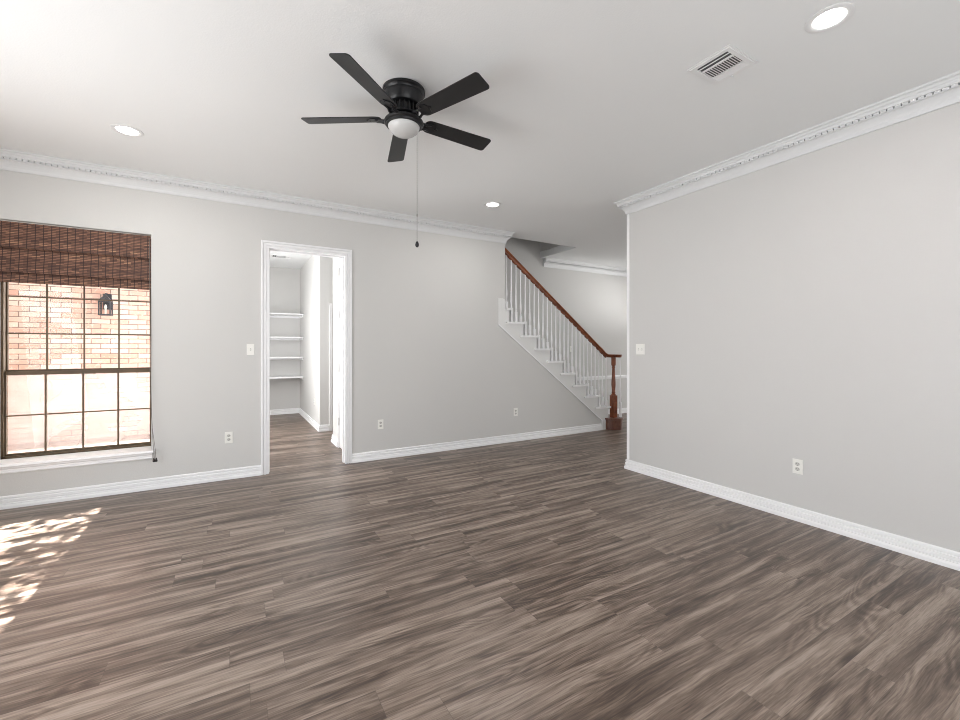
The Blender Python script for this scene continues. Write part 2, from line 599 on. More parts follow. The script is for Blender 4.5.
def dentils(mb, a, b, inset=0.0):
    a, b = Vector(a), Vector(b)
    d = (b - a).normalized()
    n = Vector((-d.y, d.x))
    L = (b - a).length
    k = int(L / 0.037)
    for i in range(k):
        s0 = i * 0.037 + 0.004
        s1 = s0 + 0.0295
        ps = [a + d * s0 + n * 0.047, a + d * s1 + n * 0.047, a + d * s1 + n * 0.068, a + d * s0 + n * 0.068]
        mb.prism([(p.x, p.y) for p in ps], H - 0.0715, H - 0.0575, 'z')


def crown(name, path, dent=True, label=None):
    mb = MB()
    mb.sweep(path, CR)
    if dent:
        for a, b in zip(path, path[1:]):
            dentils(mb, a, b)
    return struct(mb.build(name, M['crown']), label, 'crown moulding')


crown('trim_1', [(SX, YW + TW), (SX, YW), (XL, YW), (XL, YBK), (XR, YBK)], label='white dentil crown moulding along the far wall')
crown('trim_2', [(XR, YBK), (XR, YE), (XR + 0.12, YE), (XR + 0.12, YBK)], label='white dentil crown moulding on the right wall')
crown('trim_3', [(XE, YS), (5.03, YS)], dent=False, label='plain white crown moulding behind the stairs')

# ---- baseboards
BH = 0.108
BB = [(0, 0), (0.024, 0), (0.024, 0.022), (0.018, 0.036), (0.018, 0.044), (0.008, 0.046), (0.008, 0.052), (0.017, 0.056), (0.016, 0.076), (0.006, 0.078), (0.006, 0.085), (0.013, 0.089), (0.012, 0.102), (0.006, BH), (0, BH)]


def baseboard(name, paths, label=None):
    mb = MB()
    for p in paths:
        mb.sweep(p, BB)
    return struct(mb.build(name, M['trim']), label, 'baseboard')


m = MB()            # thin white strip at the free end of the partition
m.box(XR - 0.004, YE - 0.034, BH, XR + 0.124, YE + 0.004, H - 0.152)
struct(m.build('trim_7', M['trim'], bevel=0.006), 'white edge at the free end of the right wall', 'wall edge')
baseboard('baseboard_far', [[(DX0 - 0.076, YW), (XL, YW), (XL, LY1)], [(5.37, YW), (DX1 + 0.076, YW)]], 'white ribbed baseboard along the far wall')
baseboard('baseboard_right', [[(XR, YBK), (XR, YE), (XR + 0.12, YE), (XR + 0.12, YBK)]], 'white ribbed baseboard along the right wall')
baseboard('baseboard_back', [[(XL, LY0), (XL, YBK), (XR, YBK)]])
baseboard('baseboard_hall', [[(XE, YS), (5.9, YS)]], 'white baseboard of the entry hall')
baseboard('baseboard_passage', [[(1.40, 7.42), (1.25, 7.42), (1.25, 9.78), (-0.45, 9.78), (-0.45, 5.4)]], 'white baseboard around the closet')
baseboard('baseboard_stub', [[(1.28, 6.13), (1.28, 6.52), (1.40, 6.52)]], 'white baseboard beside the open door')

m = MB()            # chair rail in the hall
m.sweep([(XE, YS), (5.6, YS)], [(0, 0.735), (0.012, 0.738), (0.014, 0.755), (0.022, 0.765), (0.026, 0.785), (0.018, 0.80), (0.006, 0.808), (0, 0.808)])
struct(m.build('trim_4', M['trim']), 'white chair rail in the hall', 'chair rail')


# ---- door casing, jamb
def casing_bar(mb, x0, z0, x1, z1, side, y):
    """stepped casing strip on the wall face y; side: which edge is the opening"""
    if side in 'LR':
        xs = [(x0, x0 + (x1 - x0) * 0.30, 0.020), (x0 + (x1 - x0) * 0.30, x0 + (x1 - x0) * 0.42, 0.012), (x0 + (x1 - x0) * 0.42, x0 + (x1 - x0) * 0.80, 0.017), (x0 + (x1 - x0) * 0.80, x1, 0.011)]
        for a, b, t in xs:
            mb.box(min(a, b), y - t, z0, max(a, b), y, z1)


m = MB()
cw = 0.076


def ring(mb, off0, off1, t, y0=YW, dirn=-1):
    """casing step as an upside-down U around the door, between two offsets from the opening"""
    a, b = off0, off1
    mb.box(DX0 - b, y0, 0, DX0 - a, y0 + dirn * t, DZ + a)
    mb.box(DX1 + a, y0, 0, DX1 + b, y0 + dirn * t, DZ + a)
    mb.box(DX0 - b, y0, DZ + a, DX1 + b, y0 + dirn * t, DZ + b)


for y0, dr in ((YW, -1), (YW + TW, 1)):
    ring(m, -0.002, 0.018, 0.012, y0, dr)
    ring(m, 0.018, 0.026, 0.003, y0, dr)
    ring(m, 0.026, 0.048, 0.016, y0, dr)
    ring(m, 0.048, 0.056, 0.003, y0, dr)
    ring(m, 0.056, 0.076, 0.020, y0, dr)
m.box(DX0 - 0.02, YW, 0, DX0, YW + TW, DZ)
m.box(DX1, YW, 0, DX1 + 0.02, YW + TW, DZ)
m.box(DX0 - 0.02, YW, DZ, DX1 + 0.02, YW + TW, DZ + 0.02)
m.box(DX0, YW + 0.06, 0, DX0 + 0.012, YW + 0.10, DZ - 0.012)
m.box(DX1 - 0.012, YW + 0.06, 0, DX1, YW + 0.10, DZ - 0.012)
m.box(DX0, YW + 0.06, DZ - 0.012, DX1, YW + 0.10, DZ)
struct(m.build('trim_5', M['trim']), 'white casing around the doorway', 'door casing')

# side door of the passage, closed, seen edge on
m = MB()
m.box(1.282, 5.42, 0.012, 1.318, 6.078, DZ - 0.003)
door = m.build('door_1', M['trim'], bevel=0.002)
struct(door, 'white side door behind the doorway, seen nearly edge on', 'door')
m = MB()
m.box(1.268, 6.082, 0, 1.28, 6.128, DZ + 0.06)
m.box(1.268, 5.38, 0, 1.28, 5.41, DZ + 0.06)
m.box(1.268, 5.41, DZ, 1.28, 6.082, DZ + 0.06)
m.build('door_casing', M['trim'], door)
for z in (0.36, 1.10, 1.84, 2.42):
    m = MB()
    m.lathe([(0.0065, z - 0.05), (0.0065, z + 0.05), (0.003, z + 0.056)], 1.274, 6.078, 10)
    h = m.build('hinge', plain('hinge_nickel', srgb(170, 168, 164), 0.4, metal=0.5) if z < 0.5 else bpy.data.materials['hinge_nickel'], door)

# casing of a lower doorway at the end of the passage
m = MB()
for a, b, t in ((0, 0.02, 0.02), (0.02, 0.05, 0.014), (0.05, 0.07, 0.018)):
    m.box(1.405 + a * 0.5, 7.42 - t, 0, 1.405 + b * 0.5, 7.42, 2.12)
m.box(1.47, 7.40, 2.05, 2.3, 7.42, 2.12)
struct(m.build('trim_6', M['trim']), 'white casing at the end of the passage', 'door casing')

# ---- window
m = MB()
fy0, fy1 = 5.405, 5.49
m.box(WX0, fy0, WZ0 + 0.015, WX0 + 0.018, fy1, WZ1)
m.box(WX1 - 0.028, fy0, WZ0 + 0.015, WX1, fy1, WZ1)
m.box(WX0, fy0, WZ1 - 0.03, WX1, fy1, WZ1)
m.box(WX0, fy0, WZ0 + 0.015, WX1, fy1, WZ0 + 0.036)
win = m.build('window_1', M['frame'], bevel=0.002)
struct(win, 'bronze framed window with brick wall outside', 'window')
mxs = (-1.489, -1.228, -0.969)
m = MB()            # lower sash
a, b = WX0 + 0.018, WX1 - 0.028
m.box(a, 5.425, 1.13, b, 5.452, 1.165)
m.box(a, 5.425, 0.408, b, 5.452, 0.424)
m.box(a, 5.425, 0.424, a + 0.009, 5.452, 1.13)
m.box(b - 0.012, 5.425, 0.424, b, 5.452, 1.13)
for x in mxs:
    m.box(x - 0.007, 5.428, 0.424, x + 0.007, 5.440, 1.13)
m.box(a, 5.429, 0.764 - 0.006, b, 5.441, 0.764 + 0.006)
m.build('window_sash', M['frame'], win)
m = MB()            # upper sash
m.box(a, 5.457, 1.145, b, 5.484, 1.178)
m.box(a, 5.457, 2.42, b, 5.484, 2.45)
m.box(a, 5.457, 1.178, a + 0.009, 5.484, 2.42)
m.box(b - 0.012, 5.457, 1.178, b, 5.484, 2.42)
for x in mxs:
    m.box(x - 0.0065, 5.462, 1.178, x + 0.0065, 5.474, 2.42)
for z in (1.506, 1.843, 2.15):
    m.box(a, 5.463, z - 0.0055, b, 5.475, z + 0.0055)
m.build('window_sash', M['frame'], win)
for z0, z1, y in ((0.424, 1.13, 5.443), (1.178, 2.42, 5.477)):
    m = MB(); m.box(a + 0.01, y, z0, b - 0.01, y + 0.003, z1)
    m.build('window_pane', M['glass'], win)
m = MB(); m.box(a, 5.495, 0.41, b, 5.4955, 1.15)
m.build('insect_screen', M['screen'], win)
m = MB()            # stool, apron and white reveal lining
m.prism([(5.152, 0.368), (5.158, 0.387), (5.42, 0.387), (5.42, 0.362), (5.158, 0.362)], WX0 - 0.06, WX1 + 0.03, 'x')
m.prism([(5.21, 0.362), (5.172, 0.362), (5.176, 0.345), (5.190, 0.338), (5.190, 0.318), (5.184, 0.312), (5.188, 0.302), (5.21, 0.302)], WX0 - 0.04, WX1 + 0.01, 'x')
m.build('window_sill', M['trim'], win, bevel=0.002)

# patio doors on the left wall (just outside the photo)
m = MB()
for y in (LY0, (LY0 * 2 + LY1) / 3, (LY0 + LY1 * 2) / 3, LY1 - 0.07):
    m.box(XL - 0.09, y, 0, XL - 0.03, y + 0.07, LZ)
m.box(XL - 0.09, LY0, LZ - 0.07, XL - 0.03, LY1, LZ)
m.box(XL - 0.09, LY0, 0, XL - 0.03, LY1, 0.06)
pd = struct(m.build('door_2', M['trim']), 'white framed glazed patio doors', 'door')
m = MB(); m.box(XL - 0.062, LY0, 0.05, XL - 0.058, LY1, LZ - 0.05)
m.build('door_pane', M['glass'], pd)

# ------------------------------------------------------------------ outside
m = MB(); m.box(-14, 5.6, -0.35, -0.57, 12, -0.15); m.box(-14, -8, -0.35, XL - 0.3, 5.6, -0.15)
struct(m.build('ground', M['concrete']), 'dark patio ground', 'ground')
m = MB()
m.box(-7.0, 8.60, -0.2, -0.60, 8.8, 3.55)
struct(m.build('wall_outside', M['brick']), 'pinkish pale brick wall beyond the window', 'brick wall')

m = MB()  # unseen eave added to keep the sun off the brick wall
m.box(-7.2, 7.75, 3.55, -0.60, 8.90, 3.75)
m.box(-7.2, 7.70, 3.45, -0.60, 7.75, 3.78)
m.prism([(7.70, 3.78), (8.90, 3.78), (8.90, 4.6)], -7.2, -0.60, 'x')
struct(m.build('roof', M['trim']), 'unseen white eave added to shade the brick wall', 'added eave')

# wall lantern on the bricks
lx, ly = -1.66, 8.60
L = tag(empty('wall_lantern', (lx, ly, 1.87)), 'dark metal lantern mounted on the pale brick wall outside', 'wall lantern')


def lp(mb, name, mat, **k):
    return mb.build(name, mat, L, **k)


def child_at(o):
    """keep world position after parenting to an unrotated empty"""
    o.location = Vector(o.location) - Vector(o.parent.location)
    return o


m = MB(); m.box(-0.05, -0.02, 0.10, 0.05, 0, 0.34); lp(m, 'back_plate', M['lantern'])
m = MB(); m.tube([(0, 0, 0.27), (0, -0.06, 0.34), (0, -0.12, 0.33), (0, -0.13, 0.29)], 0.012); lp(m, 'bracket', M['lantern'])
m = MB(); m.lathe([(0.02, 0.30), (0.04, 0.285), (0.075, 0.25), (0.105, 0.225), (0.105, 0.215)], 0, -0.13, 4, rot=PI / 4); lp(m, 'roof', M['lantern'])
m = MB()
for sx in (-1, 1):
    for sy in (-1, 1):
        m.box(sx * 0.066 - 0.008, -0.13 + sy * 0.066 - 0.008, 0.01, sx * 0.066 + 0.008, -0.13 + sy * 0.066 + 0.008, 0.22)
m.box(-0.075, -0.205, 0.0, 0.075, -0.055, 0.018)
m.box(-0.075, -0.205, 0.205, 0.075, -0.055, 0.218)
lp(m, 'cage', M['lantern'])
m = MB(); m.box(-0.060, -0.19, 0.018, 0.060, -0.07, 0.205); lp(m, 'lantern_glass', M['glass'])
m = MB(); m.lathe([(0.012, 0.018), (0.012, 0.10), (0.02, 0.12), (0.012, 0.16), (0.003, 0.17)], 0, -0.13, 10); lp(m, 'candle_bulb', M['plastic'])

# tree outside the patio doors whose leaves dapple the sun on the floor
T = empty('shade_tree', (-5.6, 1.6, -0.15))
tag(T, 'leafy tree growing outside the glazed patio doors', 'tree')
m = MB()
m.tube([(0, 0, 0), (0.05, 0.1, 1.2), (0.0, 0.2, 2.2), (0.2, 0.3, 3.4), (0.3, 0.4, 4.6)], [0.16, 0.13, 0.11, 0.08, 0.03], 10)
for a_ in range(7):
    an = a_ * 0.9
    m.tube([(0.05, 0.2, 1.9 + a_ * 0.3), (0.8 * math.cos(an), 0.2 + 0.8 * math.sin(an), 2.8 + a_ * 0.3), (1.7 * math.cos(an), 0.2 + 1.7 * math.sin(an), 3.2 + a_ * 0.3)], [0.06, 0.04, 0.015], 6)
m.build('trunk', M['bark'], T)
m = MB()
rnd = random.Random(11)
clumps = []
while len(clumps) < 230:
    p = Vector((rnd.uniform(-1, 1), rnd.uniform(-1, 1), rnd.uniform(-1, 1)))
    if p.length < 1:
        clumps.append(Vector((0.3 + p.x * 2.3, 1.3 + p.y * 3.6, 4.3 + p.z * 1.6)))
for i in range(15000):
    q = rnd.choice(clumps)
    c = q + Vector((rnd.gauss(0, 0.27), rnd.gauss(0, 0.27), rnd.gauss(0, 0.18)))
    dn = Vector((rnd.gauss(0, 1), rnd.gauss(0, 1), rnd.gauss(0, 1) + 0.6)).normalized()
    u_ = dn.orthogonal().normalized()
    v_ = dn.cross(u_)
    s1, s2 = rnd.uniform(0.05, 0.08), rnd.uniform(0.03, 0.05)
    vs = [m.b.verts.new(c + u_ * s1), m.b.verts.new(c + v_ * s2), m.b.verts.new(c - u_ * s1), m.b.verts.new(c - v_ * s2)]
    m.b.faces.new(vs)
fo = m.build('foliage', M['leaf'], T)
fo['kind'] = 'stuff'

# ------------------------------------------------------------------ staircase
RUN, RISE = 0.2545, 0.1956
NX = lambda k: 5.564 - (k - 2) * RUN      # nosing of tread k (its +X edge)
NZ = lambda k: RISE * k                   # its top
ST = tag(empty('staircase', (5.56, 5.75, 0)), 'staircase with white balusters, white treads and a walnut handrail against the far wall', 'staircase')
SO = Vector(ST.location)
LAST = 15


def sp(mb, name, mat, **k):
    o = mb.build(name, mat, ST, **k)
    o.location = Vector(o.location) - SO
    return o


# outer stringer / skirt with the stepped top
pts = [(3.318, 1.708), (3.318, 2.097), (3.395, 2.097), (3.422, 2.085), (SX, 2.058)]
pts2 = []
prof = [(SX, NZ(10) - 0.028)]
for k in range(10, 1, -1):
    rx = NX(k) - 0.033
    prof.append((rx, NZ(k) - 0.028))
    prof.append((rx, NZ(k - 1) - 0.028))
prof = [p for i, p in enumerate(prof) if i == 0 or p != prof[i - 1]]
pts = pts + prof + [(5.531, 0.0), (5.37, 0.0), (5.37, 0.158)]
m = MB()
m.prism(pts, YW - 0.012, YW, 'y')
m.prism([(SX, NZ(10) - 0.028)] + prof[1:] + [(5.531, 0.0), (5.41, 0.0), (5.41, 0.16), (SX, 1.64)], YW, YW + 0.03, 'y')
sp(m, 'stringer', M['stringer'])
m = MB()            # thin bead along the skirt's lower edge
def diag(mb, x0, z0, x1, z1, t, ya, yb):
    d = Vector((x1 - x0, z1 - z0)).normalized()
    n = Vector((-d.y, d.x))
    if n.y < 0:
        n = -n
    mb.prism([(x0, z0), (x1, z1), (x1 + n.x * t, z1 + n.y * t), (x0 + n.x * t, z0 + n.y * t)], ya, yb, 'y')
diag(m, 3.318, 1.708, 5.37, 0.158, 0.018, YW - 0.020, YW - 0.0119)
m.box(5.37, YW - 0.020, 0, 5.395, YW - 0.0119, 0.17)
sp(m, 'stringer_bead', M['trim'])

for k in range(2, LAST):
    m = MB()
    xn = NX(k)
    xb = NX(k + 1) - 0.033
    if k <= 9:
        # tread with its rounded return, running a little past the next riser
        m.prism([(xb - 0.001, NZ(k) - 0.028), (xn - 0.008, NZ(k) - 0.028), (xn, NZ(k) - 0.020), (xn, NZ(k) - 0.008), (xn - 0.008, NZ(k)), (xb - 0.001, NZ(k))], YW - 0.046, YS, 'y')
        m.box(xb - 0.055, YW - 0.046, NZ(k) - 0.028, xb - 0.001, YW - 0.0125, NZ(k))
    elif k == 10:
        m.box(SX + 0.001, YW - 0.040, NZ(k) - 0.028, xn, YS, NZ(k))
    else:
        m.box(xb, YW + TW + 0.002, NZ(k) - 0.028, xn, YS, NZ(k))
    sp(m, 'tread', M['trim'])
    m = MB()
    ry = YW + 0.002 if k <= 10 else YW + TW + 0.002
    m.box(xn - 0.051, ry, NZ(k - 1), xn - 0.033, YS, NZ(k) - 0.028)
    sp(m, 'riser', M['trim'])

# brown starting step with a rounded end
cx, cy, cr = 5.635, 5.21, 0.185


def curtail(r):
    out = [(5.50, YS), (5.50, cy + 0.04), (cx - r, cy + 0.02)]
    for i in range(0, 17):
        a_ = PI + PI * i / 16
        out.append((cx + r * math.cos(a_), cy + r * math.sin(a_)))
    out += [(cx + r, YS)]
    return out


m = MB(); m.prism(curtail(cr - 0.018), 0, RISE - 0.028, 'z')
sp(m, 'starting_riser', M['walnut_step'])
m = MB(); m.prism(curtail(cr), RISE - 0.028, RISE, 'z')
sp(m, 'starting_tread', M['walnut_step'], bevel=0.006)

YB = YW + 0.035     # baluster line
RS = 0.7524
RT = lambda x: 2.829 - RS * (x - 3.472)   # top of the handrail


def baluster(x, z0, z1, blk, y=YB, mat='trim'):
    """square block at the foot, turned vase, long taper to the rail"""
    m = MB()
    s = 0.0165
    m.box(x - s, y - s, z0, x + s, y + s, z0 + blk)
    h = z1 - z0 - blk
    b = z0 + blk
    m.lathe([(0.015, b), (0.0105, b + 0.012), (0.014, b + 0.022), (0.010, b + 0.032), (0.0125, b + 0.06), (0.0165, b + 0.11), (0.0155, b + 0.15),
             (0.0115, b + 0.21), (0.0105, b + 0.225), (0.0125, b + 0.235), (0.0105, b + 0.25), (0.010, b + 0.5 * h), (0.0085, z1)], x, y, 10)
    return sp(m, 'baluster', M[mat], smooth=True)


for k in range(2, 11):
    for j in range(3):
        if k == 10 and j > 0:
            break
        x = NX(k) - 0.040 - RUN / 3 * j
        baluster(x, NZ(k), RT(x) - 0.083, 0.10 + 0.055 * j)

# handrail: shaped profile swept down the slope and levelled over the newel
RP = [(-0.022, -0.055), (0.022, -0.055), (0.026, -0.040), (0.020, -0.034), (0.033, -0.022), (0.034, -0.010), (0.024, 0.0), (-0.024, 0.0), (-0.034, -0.010), (-0.033, -0.022), (-0.020, -0.034), (-0.026, -0.040)]
path = [(SX + 0.001, RT(SX + 0.001)), (4.4, RT(4.4)), (5.36, RT(5.36)), (5.43, RT(5.43) + 0.006), (5.50, 1.297), (5.56, 1.272), (5.63, 1.268), (5.80, 1.268)]
m = MB()
rings = []
for i, (x, z) in enumerate(path):
    a_ = Vector(path[max(i - 1, 0)]); b_ = Vector(path[min(i + 1, len(path) - 1)])
    d = (b_ - a_).normalized()
    n = Vector((-d.y, d.x))
    if i == 0:
        n = Vector((0, 1 / d.x)) if False else Vector((0, 1.25))
    rings.append([m.b.verts.new((x + n.x * q, YB + p, z + n.y * q)) for p, q in RP])
for a_, b_ in zip(rings, rings[1:]):
    for i in range(len(RP)):
        j = (i + 1) % len(RP)
        m.b.faces.new((a_[i], a_[j], b_[j], b_[i]))
m.b.faces.new(rings[0]); m.b.faces.new(rings[-1][::-1])
# curled end over the newel
m.lathe([(0.035, 1.213), (0.055, 1.218), (0.058, 1.232), (0.052, 1.238), (0.066, 1.250), (0.064, 1.262), (0.045, 1.268)], 5.745, 5.175, 20)
sp(m, 'handrail', M['walnut'], smooth=True)
m = MB()            # fillets under the rail between the balusters
xs = sorted([NX(k) - 0.040 - RUN / 3 * j for k in range(2, 11) for j in range(3) if not (k == 10 and j > 0)])
for a_, b_ in zip(xs, xs[1:]):
    x0, x1 = a_ + 0.012, b_ - 0.012
    m.prism([(x0, RT(x0) - 0.082), (x1, RT(x1) - 0.082), (x1, RT(x1) - 0.062), (x0, RT(x0) - 0.062)], YB - 0.016, YB + 0.016, 'y')
sp(m, 'rail_fillet', M['walnut'])

nx, ny = 5.640, 5.185
m = MB()
m.box(nx - 0.044, ny - 0.044, RISE, nx + 0.044, ny + 0.044, 0.57)
m.lathe([(0.042, 0.57), (0.036, 0.59), (0.026, 0.605), (0.034, 0.62), (0.028, 0.635), (0.030, 0.68), (0.037, 0.75), (0.036, 0.80), (0.028, 0.92), (0.024, 1.0), (0.022, 1.03), (0.030, 1.045), (0.022, 1.06), (0.027, 1.075), (0.027, 1.08)], nx, ny, 16)
m.box(nx - 0.026, ny - 0.026, 1.08, nx + 0.026, ny + 0.026, 1.215)
sp(m, 'newel_post', M['walnut'], smooth=True)
baluster(5.750, RISE, 1.216, 0.26, y=5.135)
baluster(5.73, RISE, 1.216, 0.26, y=5.30)

# ------------------------------------------------------------------ woven shade
RB = empty('roman_shade', (-1.22, 5.25, 1.94))
tag(RB, 'brown woven wood roman shade pulled up over the window', 'window shade')
RO = Vector(RB.location)


def rp(mb, name, mat, **k):
    o = mb.build(name, mat, RB, **k)
    o.location = Vector(o.location) - RO
    return o


bx0, bx1 = -1.745, -0.686


def sheet(profile, t=0.004):
    """(y,z) polyline thickened and run across the window"""
    mb = MB()
    back = [(y + t, z) for y, z in profile[::-1]]
    mb.prism(profile + back, bx0, bx1, 'x')
    return mb


m = MB(); m.box(bx0 + 0.01, 5.236, 2.43, bx1 - 0.01, 5.276, 2.468); rp(m, 'headrail', M['tassel'])
m = sheet([(5.222, 2.462), (5.218, 2.40), (5.214, 2.32), (5.208, 2.256), (5.210, 2.243), (5.222, 2.240), (5.226, 2.26)]); rp(m, 'valance', M['woven'])
m = sheet([(5.246, 2.44), (5.242, 2.25), (5.236, 2.18), (5.222, 2.10), (5.216, 2.05), (5.222, 2.032), (5.250, 2.040), (5.254, 2.10)]); rp(m, 'upper_fold', M['woven'])
m = sheet([(5.262, 2.40), (5.256, 2.10), (5.246, 2.03), (5.236, 1.98), (5.232, 1.952), (5.238, 1.943), (5.262, 1.948), (5.270, 2.0)]); rp(m, 'lower_fold', M['woven'])
m = MB()
m.tube([(-0.69, 5.205, 2.44), (-0.688, 5.20, 1.9), (-0.682, 5.19, 1.2), (-0.672, 5.165, 0.75), (-0.655, 5.140, 0.42), (-0.646, 5.135, 0.31)], 0.0022, 5)
m.tube([(-0.695, 5.205, 2.44), (-0.69, 5.20, 1.7), (-0.688, 5.19, 1.05), (-0.668, 5.165, 0.62), (-0.640, 5.138, 0.40), (-0.634, 5.135, 0.31)], 0.0018, 5)
cd = rp(m, 'lift_cord', M['cord'])
for x in (-0.650, -0.632):
    m = MB(); m.lathe([(0.003, 0.318), (0.007, 0.308), (0.011, 0.290), (0.010, 0.280), (0.004, 0.278)], x, 5.135, 10)
    o = m.build('cord_tassel', M['tassel'], cd, smooth=True)
    o['label'] = 'dark pull at the end of the cord'

# ------------------------------------------------------------------ ceiling fan
FC = Vector((0.966, 2.653, H))
FAN = empty('ceiling_fan', FC)
tag(FAN, 'black five blade ceiling fan with a white globe light', 'ceiling fan')
m = MB()
m.lathe([(0.128, 0.0), (0.136, -0.004), (0.137, -0.020), (0.128, -0.026), (0.124, -0.036), (0.126, -0.042), (0.122, -0.054), (0.119, -0.088), (0.108, -0.106), (0.085, -0.114)], 0, 0, 40)
m.build('housing', M['black'], FAN, smooth=True)
m = MB()
m.lathe([(0.084, -0.112), (0.080, -0.115), (0.080, -0.160), (0.094, -0.163), (0.096, -0.172), (0.060, -0.180), (0.050, -0.198)], 0, 0, 32)
for i in range(20):     # cooling fins
    a_ = 2 * PI * i / 20
    c_, s_ = math.cos(a_), math.sin(a_)
    m.prism([(0.078 * c_ - 0.004 * s_, 0.078 * s_ + 0.004 * c_), (0.095 * c_ - 0.004 * s_, 0.095 * s_ + 0.004 * c_), (0.095 * c_ + 0.004 * s_, 0.095 * s_ - 0.004 * c_), (0.078 * c_ + 0.004 * s_, 0.078 * s_ - 0.004 * c_)], -0.162, -0.112, 'z')
m.build('motor_hub', M['black'], FAN, smooth=True)
m = MB()
m.lathe([(0.052, -0.186), (0.075, -0.192), (0.112, -0.198), (0.124, -0.205), (0.128, -0.216), (0.122, -0.224), (0.116, -0.226), (0.113, -0.236), (0.102, -0.238)], 0, 0, 40)
m.build('light_ring', M['black'], FAN, smooth=True)
m = MB()
m.lathe([(0.102, -0.230)] + [(0.102 * math.cos(t_), -0.234 - 0.066 * math.sin(t_)) for t_ in [0.15, 0.35, 0.55, 0.75, 0.95, 1.15, 1.35, 1.5]], 0, 0, 36)
g = m.build('globe', M['globe'], FAN, smooth=True)
g['label'] = 'white opal glass globe'

PITCH = math.radians(-13)


def blade_outline():
    o = []
    r0, r1, w0, w1 = 0.146, 0.657, 0.056, 0.0655
    # root corner arcs
    for i in range(7):
        a_ = PI + (PI / 2) * i / 6
        o.append((r0 + 0.045 + 0.045 * math.cos(a_), -w0 + 0.034 + 0.034 * math.sin(a_)))
    for i in range(7):
        a_ = -PI / 2 + (PI / 2) * i / 6
        o.append((r1 - 0.022 + 0.022 * math.cos(a_), -w1 + 0.022 + 0.022 * math.sin(a_)))
    for i in range(7):
        a_ = (PI / 2) * i / 6
        o.append((r1 - 0.022 + 0.022 * math.cos(a_), w1 - 0.022 + 0.022 * math.sin(a_)))
    for i in range(7):
        a_ = PI / 2 + (PI / 2) * i / 6
        o.append((r0 + 0.045 + 0.045 * math.cos(a_), w0 - 0.034 + 0.034 * math.sin(a_)))
    return o


mb_ = MB(); mb_.prism(blade_outline(), -0.003, 0.003, 'z')
blade_src = None
for k in range(5):
    ang = math.radians(219.78 + 72 * k)
    R_ = Matrix.Rotation(ang, 4, 'Z') @ Matrix.Rotation(PITCH, 4, 'X')
    if k == 0:
        bl = mb_.build('blade', M['blade'], FAN)
        md = bl.modifiers.new('edge', 'BEVEL'); md.width = 0.0015; md.segments = 2
        m = MB()        # blade iron: forked scroll arm and a plate under the blade
        m.tube([(0.080, 0.0, 0.004), (0.105, 0.022, -0.012), (0.130, 0.026, -0.016), (0.155, 0.018, -0.010), (0.185, 0.028, -0.006)], [0.010, 0.009, 0.009, 0.009, 0.008], 8)
        m.tube([(0.080, 0.0, 0.004), (0.105, -0.022, -0.012), (0.130, -0.026, -0.016), (0.155, -0.018, -0.010), (0.185, -0.028, -0.006)], [0.010, 0.009, 0.009, 0.009, 0.008], 8)
        m.prism([(0.150, -0.030), (0.180, -0.042), (0.217, -0.036), (0.230, -0.012), (0.245, 0.0), (0.230, 0.012), (0.217, 0.036), (0.180, 0.042), (0.150, 0.030)], -0.008, -0.0032, 'z')
        for x, y in ((0.180, -0.026), (0.180, 0.026), (0.222, 0.0)):
            m.lathe([(0.006, -0.008), (0.0055, -0.0105), (0.002, -0.012)], x, y, 10)
        ir = m.build('blade_iron', M['black'], bl, smooth=True)
        blade_src, iron_src = bl, ir
    else:
        bl = blade_src.copy(); COL.objects.link(bl); bl.parent = FAN
        ir = iron_src.copy(); COL.objects.link(ir); ir.parent = bl
    bl.matrix_local = Matrix.Translation((0, 0, 2.8616 - H)) @ R_
m = MB()
chx, chy = 0.072, -0.048       # chain hangs from the ring toward the stairs side
m.tube([(chx, chy, -0.236), (chx, chy, -0.985)], 0.0016, 6)
z = -0.215
while z > -0.98:
    m.lathe([(0.0008, z + 0.002), (0.0026, z), (0.0008, z - 0.002)], chx, chy, 6)
    z -= 0.012
m.lathe([(0.002, -0.805), (0.004, -0.81), (0.004, -0.82), (0.002, -0.825)], chx, chy, 8)
ch = m.build('pull_chain', M['chain'], FAN)
m = MB(); m.lathe([(0.003, -0.982), (0.009, -0.99), (0.0125, -1.003), (0.0115, -1.014), (0.005, -1.021)], chx, chy, 12)
m.build('chain_fob', M['black'], ch, smooth=True)['label'] = 'small black fob at the end of the chain'

# ------------------------------------------------------------------ recessed lights
for (x, y, lab, en) in ((2.625, 0.992, 'lit round recessed light between the air vent and the right wall', 8), (-0.697, 4.21, 'lit round recessed light in the ceiling above the window', 8), (2.63, 4.245, 'lit round recessed light in the ceiling near the top of the stairs', 8)):
    e_ = tag(empty('recessed_light', (x, y, H)), lab, 'ceiling light', 'recessed ceiling lights')
    m = MB(); m.lathe([(0.100, 0.0), (0.101, -0.003), (0.097, -0.006), (0.078, -0.0065), (0.070, -0.003), (0.068, -0.0015), (0.068, 0.0)], 0, 0, 40, cap=False)
    m.build('trim_ring', M['vent'], e_, smooth=True)
    m = MB(); m.lathe([(0.068, -0.0012), (0.066, -0.0035), (0.04, -0.006), (0.01, -0.007)], 0, 0, 32)
    m.build('lens', M['lens'], e_, smooth=True)
    d = bpy.data.lights.new('downlight_lamp', 'AREA'); d.shape = 'DISK'; d.size = 0.13; d.energy = en; d.color = (1, 0.97, 0.93)
    lo = bpy.data.objects.new('downlight_lamp', d); COL.objects.link(lo); lo.parent = e_; lo.location = (0, 0, -0.012)

